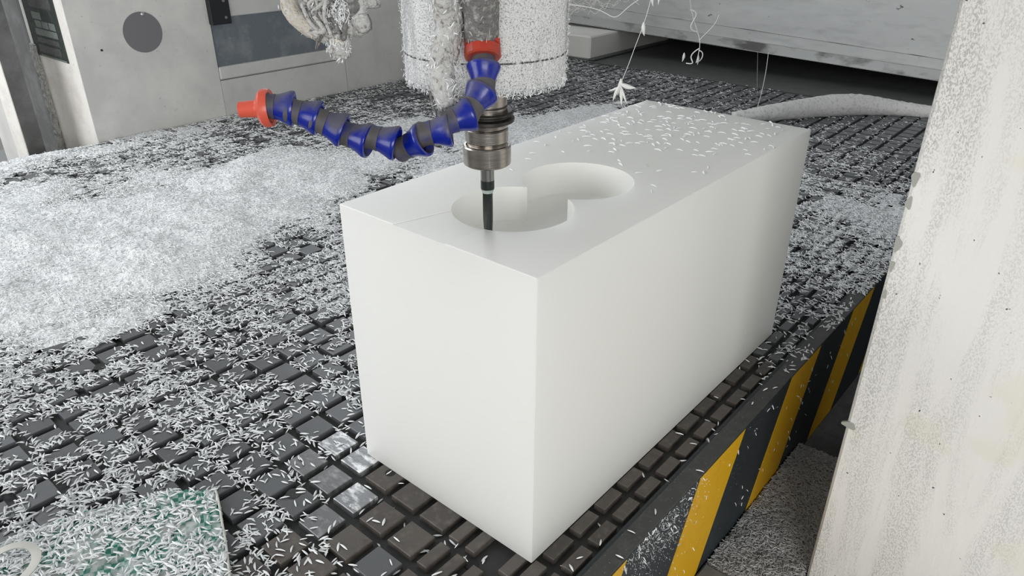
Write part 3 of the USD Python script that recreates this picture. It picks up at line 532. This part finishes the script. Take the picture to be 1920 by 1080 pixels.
# heaped shavings: one lumpy body
gs = 0.0125
gx, gy = np.meshgrid(np.arange(TX0 + .002, TX1 - .004, gs), np.arange(-0.62, 2.5, gs), indexing='ij')
gz = heap_h(gx, gy); gz = np.where(under_block(gx, gy, 0.03), -0.02, gz)
ok = gz > 0.0008
idx = np.arange(gx.size).reshape(gx.shape)
quad = (ok[:-1, :-1] | ok[1:, :-1] | ok[:-1, 1:] | ok[1:, 1:])
q = np.stack([idx[:-1, :-1], idx[1:, :-1], idx[1:, 1:], idx[:-1, 1:]], -1)[quad]
V = np.stack([gx, gy, np.maximum(gz, -0.009)], -1).reshape(-1, 3)
uq, inv = np.unique(q, return_inverse=True); q = inv.reshape(q.shape)
heap = T(V[uq], np.vstack([q[:, [0, 1, 2]], q[:, [0, 2, 3]]]))
tag(obj('shavings_heap', heap, 'heap_white', None, True), 'snowy white heap of plastic shavings across the left side of the table', 'plastic shavings', None, 'stuff')

# sack: placed before the shavings so that they lie on it
SACK = Polygon([(-0.5953, -0.4643), (-0.5769, -0.3679), (-0.5405, -0.3115), (-0.4999, -0.2506), (-0.465, -0.216), (-0.3952, -0.2447), (-0.3061, -0.2853), (-0.235, -0.32), (-0.30, -0.5), (-0.40, -0.66), (-0.62, -0.66)])
def sack_z(x, y):
    p = np.stack([x, y, np.zeros_like(x)], -1)
    return 0.003 + 0.020 * (meshkit.fbm(p * 16, 3, 21) - 0.25)
CHIP = 0.0130
N = 1300000
x = rng.uniform(TX0 + .004, TX1 - .003, N); y = rng.uniform(-0.62, 3.12, N)
p3 = np.stack([x, y, np.zeros(N)], -1)
qv = (p3 - CAM) @ AX
keep = (qv[:, 2] < 0) & (np.abs(qv[:, 0] / -qv[:, 2]) < 1.15) & (np.abs(qv[:, 1] / -qv[:, 2]) < 0.62) & ~under_block(x, y, 0.004)
hid = (x < -W) & (y > Lb + .4) & False
x, y = x[keep], y[keep]
L_, hh = cover(x, y).T
hz = heap_h(x, y)
L_ = np.where(hz > 0.004, np.minimum(L_, np.where(x > -.35, 1.1, .50)), L_)
L_ = np.where(hz < 0.004, L_ * np.interp(y, [-.6, .6, 1.2, 2.0], [.80, .85, .70, .34]) * np.where(x > -.2, np.interp(y, [.3, .7, 1.0, 1.15, 1.8, 2.3], [.5, .55, .6, 1, 1, .6]), 1), L_)
L_ = np.where((x > -.35) & (y > .95) & (y < 1.95), L_ * 1.55, L_)
cl = meshkit.fbm(np.stack([x, y, 0 * x], -1) * 34, 2, 5); cl2 = meshkit.fbm(np.stack([x, y, 0 * x], -1) * 9, 2, 6)
L_ = L_ * np.where(hz > 0.004, 1, np.clip(1 + 3.8 * (cl - .5) + 2.6 * (cl2 - .5), 0.02, 2.8))
half = x > -0.132
gxm = np.where(half, np.minimum((x + 0.126) % 0.0323, 0.1), (x + 0.452 - 0.0072) % P64)
in_gx = np.where(half, gxm > 0.0185, gxm > 0.0496)
gym = (y - 0.026) % 0.0641
in_g = in_gx | (gym > 0.0485)
in_g &= x < 0.0665
in_gy = (gym > 0.0485) & (x < .0665)
L_ = np.where(in_gy & (hz < 0.002), L_ * 1.5 + np.where((L_ > .06) & (y < .7), .30, 0), np.where(in_g & (hz < .002), L_ * .75, L_))
insack = np.array([SACK.contains(Point(a, b)) if (a < -.23 and a > -.63 and b < -.2) else False for a, b in zip(x, y)])
L_ = np.where(insack, np.clip(1.35 + 3.2 * (cl2 - .5) + 2 * (cl - .5), .15, 2.2), L_)
L_ = np.where((L_ < 0.07) & ~in_g, 0, L_)
AREA = (TX1 - TX0) * 3.74 / N
chip_a = CHIP * CHIP * 0.21
pk = L_ * AREA / chip_a
print('max p', pk.max())
sel = rng.random(len(x)) < pk
x, y, hz, in_g, insack, L_ = (a[sel] for a in (x, y, hz, in_g, insack, L_))
n = len(x); print('shavings', n)
depth = -((np.stack([x, y, 0 * x], -1) - CAM) @ AX)[:, 2]
z = np.where(in_g, -0.010 + rng.random(n) ** 1.2 * np.clip(L_ * .006, .003, .012), 0.001 + rng.random(n) * np.clip(L_ - .25, 0, 1.5) * .0035)
z = np.where(hz > z, hz + rng.random(n) * .003, z)
z = np.where(insack, sack_z(x, y) + 0.001 + rng.random(n) * .005, z)
tilt = rng.normal(size=n) * np.where((L_ > .6) | in_g, 0.20, 0.06)
qq = quats(rng.uniform(0, 2 * np.pi, n), tilt, rng.normal(size=n) * .25)
size = CHIP * rng.uniform(0.72, 1.25, n) * np.where(hz > .004, .8, 1)
pos = np.stack([x, y, z], -1)
scatter('table_shavings', 'countless small white plastic shavings strewn over the tiled table', 'plastic shavings', pos[~insack], qq[~insack], size[~insack], seed=1)
scatter('sack_shavings', 'white shavings lying thickly on the green checked sack', 'plastic shavings', pos[insack], qq[insack], size[insack], seed=2)

# ledge mat
m = 7500
lx, ly = rng.uniform(0.101, 0.248, m), rng.uniform(0.398, 0.85, m)
mat_v = []
gx, gy = np.meshgrid(np.linspace(0.0995, 0.249, 22), np.linspace(0.395, 0.853, 48), indexing='ij')
gz = -0.263 + 0.012 * (meshkit.fbm(np.stack([gx, gy, 0 * gx], -1) * 22, 3, 31) - .4)
idx = np.arange(gx.size).reshape(gx.shape); q = np.stack([idx[:-1, :-1], idx[1:, :-1], idx[1:, 1:], idx[:-1, 1:]], -1).reshape(-1, 4)
tag(obj('ledge_mat', T(np.stack([gx, gy, gz], -1).reshape(-1, 3), np.vstack([q[:, [0, 1, 2]], q[:, [0, 2, 3]]])), 'shaded_mat', None, True), 'mat of shavings on the ledge beside the striped edge, its shade painted grey', 'plastic shavings', None, 'stuff')
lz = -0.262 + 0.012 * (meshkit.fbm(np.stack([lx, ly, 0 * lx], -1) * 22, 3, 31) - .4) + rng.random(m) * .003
scatter('ledge_shavings', 'loose shavings over the mat on the pit ledge, their shade painted grey', 'plastic shavings', np.stack([lx, ly, lz], -1), quats(rng.uniform(0, 6.28, m), rng.normal(size=m) * .3, rng.normal(size=m) * .3), CHIP * .75 * rng.uniform(.7, 1.2, m), 'shaded_shaving', seed=3)

# clinging bits on the striped edge
m = 900
ex, ey, ez = np.full(m, TX1 + .001), np.clip(rng.normal(0.20, 0.07, m), 0.02, .42), -np.abs(rng.normal(0, 0.055, m))
ez = np.clip(ez, -.2, 0.002); top = ez > -0.004
scatter('edge_bits', 'fine white bits clinging to the black part of the striped edge nearest the camera', 'plastic shavings', np.stack([ex, ey, ez], -1), quats(rng.uniform(0, 6.28, m), rng.uniform(-1.5, 1.5, m), rng.uniform(0, 6.28, m)), CHIP * np.where(rng.random(m) < .06, .8, rng.uniform(.12, .32, m)), seed=4)
m = 60
scatter('edge_bits', 'sparse white bits stuck along the farther yellow and black stripes', 'plastic shavings', np.stack([np.full(m, TX1 + .0015), rng.uniform(0.25, 1.15, m), -rng.random(m) * .22], -1), quats(rng.uniform(0, 6.28, m), 1.2 + rng.normal(size=m) * .3, rng.normal(size=m) * .4), CHIP * rng.uniform(.4, .9, m), seed=5)

# ridge of shavings across the far end
rc = smoothpath([(-0.86, 2.42, 0.006), (-0.78, 2.50, 0.012), (-0.705, 2.60, 0.02), (-0.63, 2.72, 0.030), (-0.555, 2.82, 0.034), (-0.475, 2.91, 0.028), (-0.385, 2.98, 0.020), (-0.232, 3.05, 0.016), (-0.10, 3.08, 0.012)], 90)
rr = np.interp(np.linspace(0, 1, 90), [0, .12, .3, .45, .56, .66, .8, 1], [.018, .034, .042, .048, .050, .038, .028, .022])
rr = np.convolve(np.pad(rr, 8, mode='edge'), np.ones(17) / 17, 'valid'); rc[:, 2] = rr * .93 - .002
tag(obj('shavings_ridge', roughen(tube(rc, rr, 30), 0.004, 70, 17), 'roll_white', None, True), 'rounded pale ridge of packed dust lying over the far tiles', 'dust ridge')

# woven sack
xs = np.arange(-0.64, -0.22, 0.006); gx, gy = np.meshgrid(xs, np.arange(-0.63, -0.20, 0.006), indexing='ij')
inside = np.array([[SACK.buffer(0.004).contains(Point(a, b)) for a, b in zip(r1, r2)] for r1, r2 in zip(gx, gy)])
gz = sack_z(gx, gy); idx = np.arange(gx.size).reshape(gx.shape)
qd = inside[:-1, :-1] & inside[1:, :-1] & inside[1:, 1:] & inside[:-1, 1:]
q = np.stack([idx[:-1, :-1], idx[1:, :-1], idx[1:, 1:], idx[:-1, 1:]], -1)[qd]
uq, inv = np.unique(q, return_inverse=True); q = inv.reshape(q.shape)
V = np.stack([gx, gy, gz], -1).reshape(-1, 3)[uq]
sk = thing('woven_sack', 'green and white checked woven sack lying flat at the lower left', 'sack')
F1 = np.vstack([q[:, [0, 1, 2]], q[:, [0, 2, 3]]])
obj('sack_cloth', T(np.vstack([V, V - (0, 0, .003)]), np.vstack([F1, F1[:, ::-1] + len(V)])), 'sack_weave', sk, True)
hem = np.array([(-0.465, -0.216), (-0.43, -0.229), (-0.3952, -0.2447), (-0.36, -0.260), (-0.3061, -0.2853), (-0.27, -0.303), (-0.235, -0.32)])
hx = smoothpath(np.c_[hem, sack_z(hem[:, 0], hem[:, 1]) + .003], 50)
obj('hem', tube(hx, 0.0018, 8), 'sack_hem', sk, True)
st = smoothpath([(-0.548, -0.520, 0.020), (-0.545, -0.492, 0.036), (-0.538, -0.468, 0.040), (-0.521, -0.452, 0.036), (-0.503, -0.455, 0.030), (-0.488, -0.475, 0.026), (-0.480, -0.50, 0.020)], 50)
up = np.cross(np.gradient(st, axis=0), [0, 0, 1.0]); up /= np.linalg.norm(up, axis=1, keepdims=True)
sv = np.concatenate([st + up * .006, st - up * .006, st - up * .006 - (0, 0, .0015), st + up * .006 - (0, 0, .0015)]); m = len(st); sf = []
for i in range(m - 1):
    for a in range(4):
        b = (a + 1) % 4; sf += [(a * m + i, b * m + i, b * m + i + 1), (a * m + i, b * m + i + 1, a * m + i + 1)]
tag(obj('strap', T(sv, sf), 'sack_hem', sk, True), 'off-white strap loop')

# shavings lying one by one on the block and on the bare tiles
first = {}
def loose(k, pos, yaw, s, label, group, tilt=0.0):
    p = path_in('/World', 'plastic_shaving')
    x_ = UsdGeom.Xform.Define(stage, p)
    x_.AddTranslateOp().Set(Gf.Vec3d(*map(float, pos))); x_.AddRotateZOp().Set(float(yaw)); x_.AddRotateYOp().Set(float(tilt)); x_.AddScaleOp().Set(Gf.Vec3f(float(s)))
    if k not in first:
        g = path_in('/World/Looks/..', 'x') if False else p + '/shaving'
        usdkit.mesh(stage, g, CH[k], '/World/Looks/shaving_white'); first[k] = p
    else:
        x_.GetPrim().GetReferences().AddInternalReference(first[k]); x_.GetPrim().SetInstanceable(True)
    tag(x_.GetPrim(), label, 'plastic shaving', group)
def zone(a, b):
    if b > .70: return (('white shaving at the back left corner of the block top', 'shavings at the back left of the block') if a < -.2 else ('white shaving along the back right edge of the block top', 'shavings at the back right of the block'))
    if b > .56: return (('white shaving on the left half of the block top, toward the back', 'shavings on the left rear half of the block') if a < -.18 else ('white shaving on the right half of the block top, toward the back', 'shavings on the right rear half of the block'))
    return 'white shaving on the middle of the block top, behind the far pocket', 'shavings behind the far pocket'
rl = np.random.default_rng(77); cnt = 0
while cnt < 215:
    bx, by = rl.uniform(-W + .006, -0.004), rl.uniform(0.30, Lb - .006)
    # thick toward the far left, thinning toward the pockets and the right edge
    d = np.interp(by, [0.36, 0.46, 0.56, 0.8], [0.02, 0.16, .8, .9]) * np.interp(bx + 0.25 * by, [-0.3, 0.03, 0.13, 0.2], [1, 1, .45, .0])
    if min(np.hypot(bx + .163, by - .149), np.hypot(bx + .163, by - .3025)) < .1: continue
    if rl.random() > d: continue
    loose(int(rl.integers(4)), (bx, by, H + .0008), rl.normal(-15, 40), 0.0130 * rl.uniform(.75, 1.3), *zone(bx, by))
    cnt += 1
for bx, by in ((-0.30, 0.36), (-0.265, 0.40), (-0.235, 0.435), (-0.05, 0.33), (-0.27, 0.27), (-0.285, 0.33), (-0.045, 0.45), (-0.09, 0.42), (-0.12, 0.43)):
    loose(int(rl.integers(4)), (bx, by, H + .0008), rl.uniform(0, 180), 0.0125 * rl.uniform(.8, 1.1), 'lone white shaving on the bare block top near the pockets', 'lone shavings near the pockets')
spots_ = []
while len(spots_) < 60:
    a, b = rl.uniform(-0.46, 0.062), rl.uniform(-0.20, 0.45)
    if under_block(a, b, .012) or not in_view((a, b, 0)): continue
    if b > -0.02 and a < -0.36 and rl.random() < .4: continue
    if a < -0.36 and b < -0.13: continue
    inhalf = a > -.132
    gm = (a + .126) % .0323 if inhalf else (a + .452 - .0072) % P64
    ing = (gm > .0185 if inhalf else gm > .0496) or ((b - .026) % .0641 > .0485)
    spots_.append((a, b, -0.0085 if ing else 0.0012))
def tzone(a, b):
    if a > -.004: return 'single white shaving on the narrow tiles right of the block', 'loose shavings right of the block'
    if a < -.36: return 'single white shaving on bare tiles left of the front left block corner', 'loose shavings left of the block'
    return 'single white shaving on bare tiles in front of the block face', 'loose shavings before the block'
for a, b, c in spots_:
    loose(int(rl.integers(4)), (a, b, c), rl.uniform(0, 360), CHIP * rl.uniform(.8, 1.25), *tzone(a, b), rl.normal() * 4)
for b in (0.02, 0.11, 0.145, 0.20, 0.33, 0.56, 0.60, 0.64, 0.72, 0.80, 0.83, 0.87, 0.90):
    loose(int(rl.integers(4)), (rl.uniform(.071, .091), b + rl.normal() * .01, 0.003), rl.uniform(0, 360), CHIP * rl.uniform(.8, 1.2), 'single white shaving on the flat steel strip along the table edge', 'loose shavings on the edge strip')

# dust on the spindle, the pipe, the cable and the loop
def on_surface(name, mesh_pts, normals, nn, size, label, parent, seed, material='shaving_white', out=0.0):
    r_ = np.random.default_rng(seed); k = r_.integers(0, len(mesh_pts), nn)
    p = mesh_pts[k] + normals[k] * out + r_.normal(size=(nn, 3)) * .0015
    return scatter(name, label, None, p, quats(r_.uniform(0, 6.28, nn), r_.uniform(-1.6, 1.6, nn), r_.uniform(0, 6.28, nn)), size * r_.uniform(.5, 1.4, nn), material, parent, seed)
a = rng.uniform(-2.6, 0.9, 9000); zz = rng.uniform(0.652, 0.80, 9000)
pts = np.stack([R * np.cos(a), R * np.sin(a), zz], -1); nor = np.stack([np.cos(a), np.sin(a), 0 * a], -1)
on_surface('dust_fuzz', pts, nor, 8500, 0.0021, 'fuzz of fine white dust', sp, 21)
a = rng.uniform(0, 6.28, 2000); rim = np.stack([(R - .002) * np.cos(a), (R - .002) * np.sin(a), rng.uniform(0.639, 0.648, 2000)], -1)
on_surface('rim_fringe', rim, np.stack([np.cos(a), np.sin(a), 0 * a], -1), 1900, 0.0042, 'ragged white fringe round the lower rim', sp, 22)
def tube_pts(path, rad, nn, seed):
    r_ = np.random.default_rng(seed); k = r_.integers(0, len(path), nn); v = r_.normal(size=(nn, 3)); v /= np.linalg.norm(v, axis=1, keepdims=True)
    return path[k] + v * np.broadcast_to(rad, (len(path),))[k][:, None], v
pt, nv = tube_pts(pp[28:], .0172, 4000, 5); on_surface('pipe_fuzz', pt, nv, 900, 0.006, 'pale fluff on the pipe', hose, 23, 'fuzz_light')
pt, nv = tube_pts(cp[80:], cr[80:], 4000, 6); on_surface('cable_fuzz', pt, nv, 1300, 0.0065, 'shavings caked on the cable', cb, 24)
pt, nv = tube_pts(loop, .0105, 4000, 7); on_surface('loop_fuzz', pt, nv, 700, 0.005, 'shavings caked on the loop', lp, 25)
v = rng.normal(size=(3000, 3)); v /= np.linalg.norm(v, axis=1, keepdims=True)
v2 = rng.normal(size=(3000, 3)); v2 /= np.linalg.norm(v2, axis=1, keepdims=True)
on_surface('clump_fuzz', np.array([-0.328, -0.004, 0.706]) + v2 * (.032, .014, .026), v2, 1700, 0.0065, 'shavings caught in the tangle', lp, 27)
on_surface('plug_fuzz', np.array([-0.309, -0.0085, 0.668]) + v * (.012, .012, .014), v, 350, 0.006, 'shavings caked on the plug', lp, 26)
# trapped dust between the cable and the spindle
wd = hull([(-0.105, -0.03, .640), (-0.075, -0.034, .640), (-0.085, -0.012, .650), (-0.115, -0.015, .672), (-0.082, -0.02, .668), (-0.10, -0.005, .69)]).subdivide().subdivide()
tag(obj('dust_clot', roughen(wd, 0.003, 150, 30), 'fuzz_light', sp, True), 'clot of white dust under the rim')

# ------------------------------------------------------------------ hanging strands
def leaf(p, d, L, w, seed):
    r_ = np.random.default_rng(seed); d = np.asarray(d, float) / np.linalg.norm(d)
    s = np.cross(d, r_.normal(size=3)); s /= np.linalg.norm(s); nrm = np.cross(d, s)
    pts = [np.asarray(p) + d * L * t + nrm * w * .5 * math.sin(t * 3) for t in np.linspace(0, 1, 7)]
    return tube(np.array(pts), np.array([.2, .7, 1, 1, .8, .5, .1]) * w, 6)
s1 = thing('shaving_strand', 'long thread with a leafy tuft of shavings hanging between spindle and back cover', 'hanging strand')
th1 = smoothpath([(-0.378, 0.86, 1.44), (-0.3704, 0.8275, 0.6609), (-0.3647, 0.7958, 0.6077), (-0.364, 0.7666, 0.5642), (-0.3632, 0.7407, 0.5255), (-0.3632, 0.7208, 0.4965), (-0.3618, 0.7141, 0.4849)], 60)
obj('thread', tube(th1, 0.0007, 5), 'strand_white', s1)
for k, (p, d, L, w) in enumerate([((-0.3632, 0.7208, 0.500), (.8, .3, -.15), .028, .0045), ((-0.3632, 0.7208, 0.500), (-.35, -.1, -1), .034, .003), ((-0.3632, 0.7208, 0.497), (.15, 0, -1), .036, .003), ((-0.3632, 0.7208, 0.497), (.45, .1, -1), .034, .0025), ((-0.3632, 0.7208, 0.495), (-.8, -.1, -.4), .026, .002), ((-0.3632, 0.722, 0.51), (-.2, 0, -1), .03, .004), ((-0.3647, 0.7958, 0.612), (.15, 0, -1), .024, .0035), ((-0.370, 0.826, 0.668), (.2, 0, -1), .026, .003), ((-0.354, 0.826, 0.668), (.05, 0, -1), .022, .002)]):
    obj('tuft_leaf', leaf(p, d, L * 1.15, w * 1.2, k), 'strand_white', s1, True)
s2 = thing('shaving_strand', 'branched wisp of white shavings hanging in front of the back cover', 'hanging strand')
obj('thread', tube(smoothpath([(-0.55, 1.02, 1.44), (-0.4968 + .02, 1.18, 0.70), (-0.4864, 1.22, 0.60), (-0.4718, 1.2459, 0.5322), (-0.4613, 1.2422, 0.5138), (-0.453, 1.2284, 0.4832), (-0.4507, 1.2152, 0.4612)], 60), 0.0010, 5), 'strand_white', s2)
for k, pts in enumerate([[(-0.4613, 1.2422, 0.5138), (-0.450, 1.25, .53), (-0.436, 1.262, 0.552), (-0.43, 1.27, .575)], [(-0.4564, 1.236, 0.494), (-0.467, 1.228, .484), (-0.470, 1.222, .473), (-0.461, 1.216, .462), (-0.476, 1.21, .458)], [(-0.455, 1.23, 0.49), (-0.446, 1.236, .483), (-0.447, 1.236, .470), (-0.4535, 1.225, .462)], [(-0.4718, 1.2459, 0.5322), (-0.486, 1.235, .55), (-0.478, 1.24, .575), (-0.494, 1.235, .585)]]):
    obj('wisp', tube(smoothpath(pts, 24), 0.0016 if k else 0.0011, 6), 'strand_white', s2, True)
obj('tuft_leaf', leaf((-0.490, 1.22, 0.482), (-.15, 0, -1), .024, .0035, 40), 'strand_white', s2, True)
obj('tuft_leaf', leaf((-0.453, 1.2284, 0.480), (0, 0, -1), .026, .0025, 41), 'strand_white', s2, True)
t1 = thing('thin_thread', 'thin pale thread slanting from the back cover down to the tiles', 'thread')
obj('thread', tube(smoothpath([(-0.973, 2.98, 0.2), (-0.90, 2.80, 0.095), (-0.84, 2.614, 0.002)], 20), 0.0018, 5), 'strand_white', t1)
t2 = thing('thin_thread', 'fainter thread hanging straight below the lip of the back cover', 'thread')
obj('thread', tube(smoothpath([(-1.026, 2.98, 0.197), (-1.0, 2.955, 0.09), (-0.977, 2.933, 0.002)], 12), 0.0010, 5), 'fuzz_light', t2)
wb = thing('curly_web', 'web of curled white threads beside the right of the spindle', 'tangle of threads')
wr = np.random.default_rng(12)
A0 = np.array([-0.0655, 0.128, 0.715])
def wp(u, v): # along the right of the spindle, outward
    return A0 + np.array([0.0, 0.0, 0.0]) + np.array([0.054, 0.046, 0.0]) * u * 1.35 + np.array([0, 0, 1.0]) * v
for k in range(11):
    m_ = 11; zz_ = wr.normal(size=m_) * .0045
    pts = [wp(t * wr.uniform(.96, 1.0), 0.020 - .010 * math.sin(t * 3 + k * .5) - 0.0025 * k * (1 - t) + z_ + .014 * t * t) for t, z_ in zip(np.linspace(0, .55 + .45 * wr.random(), m_), zz_)]
    obj('curl', tube(smoothpath(pts, 60), wr.uniform(.0002, .0004), 5), 'fuzz_light', wb)
obj('curl', tube(smoothpath([wp(0.0, .010), wp(.2, .007), wp(.45, .000), wp(.56, -.004), wp(.68, .004), wp(.85, .016), wp(1.0, .03)], 60), .0005, 5), 'strand_white', wb)
obj('web_tie', tube(smoothpath([wp(1.0, .03), wp(.9, .09), wp(.3, .2)], 20), .0006, 5), 'strand_white', wb)
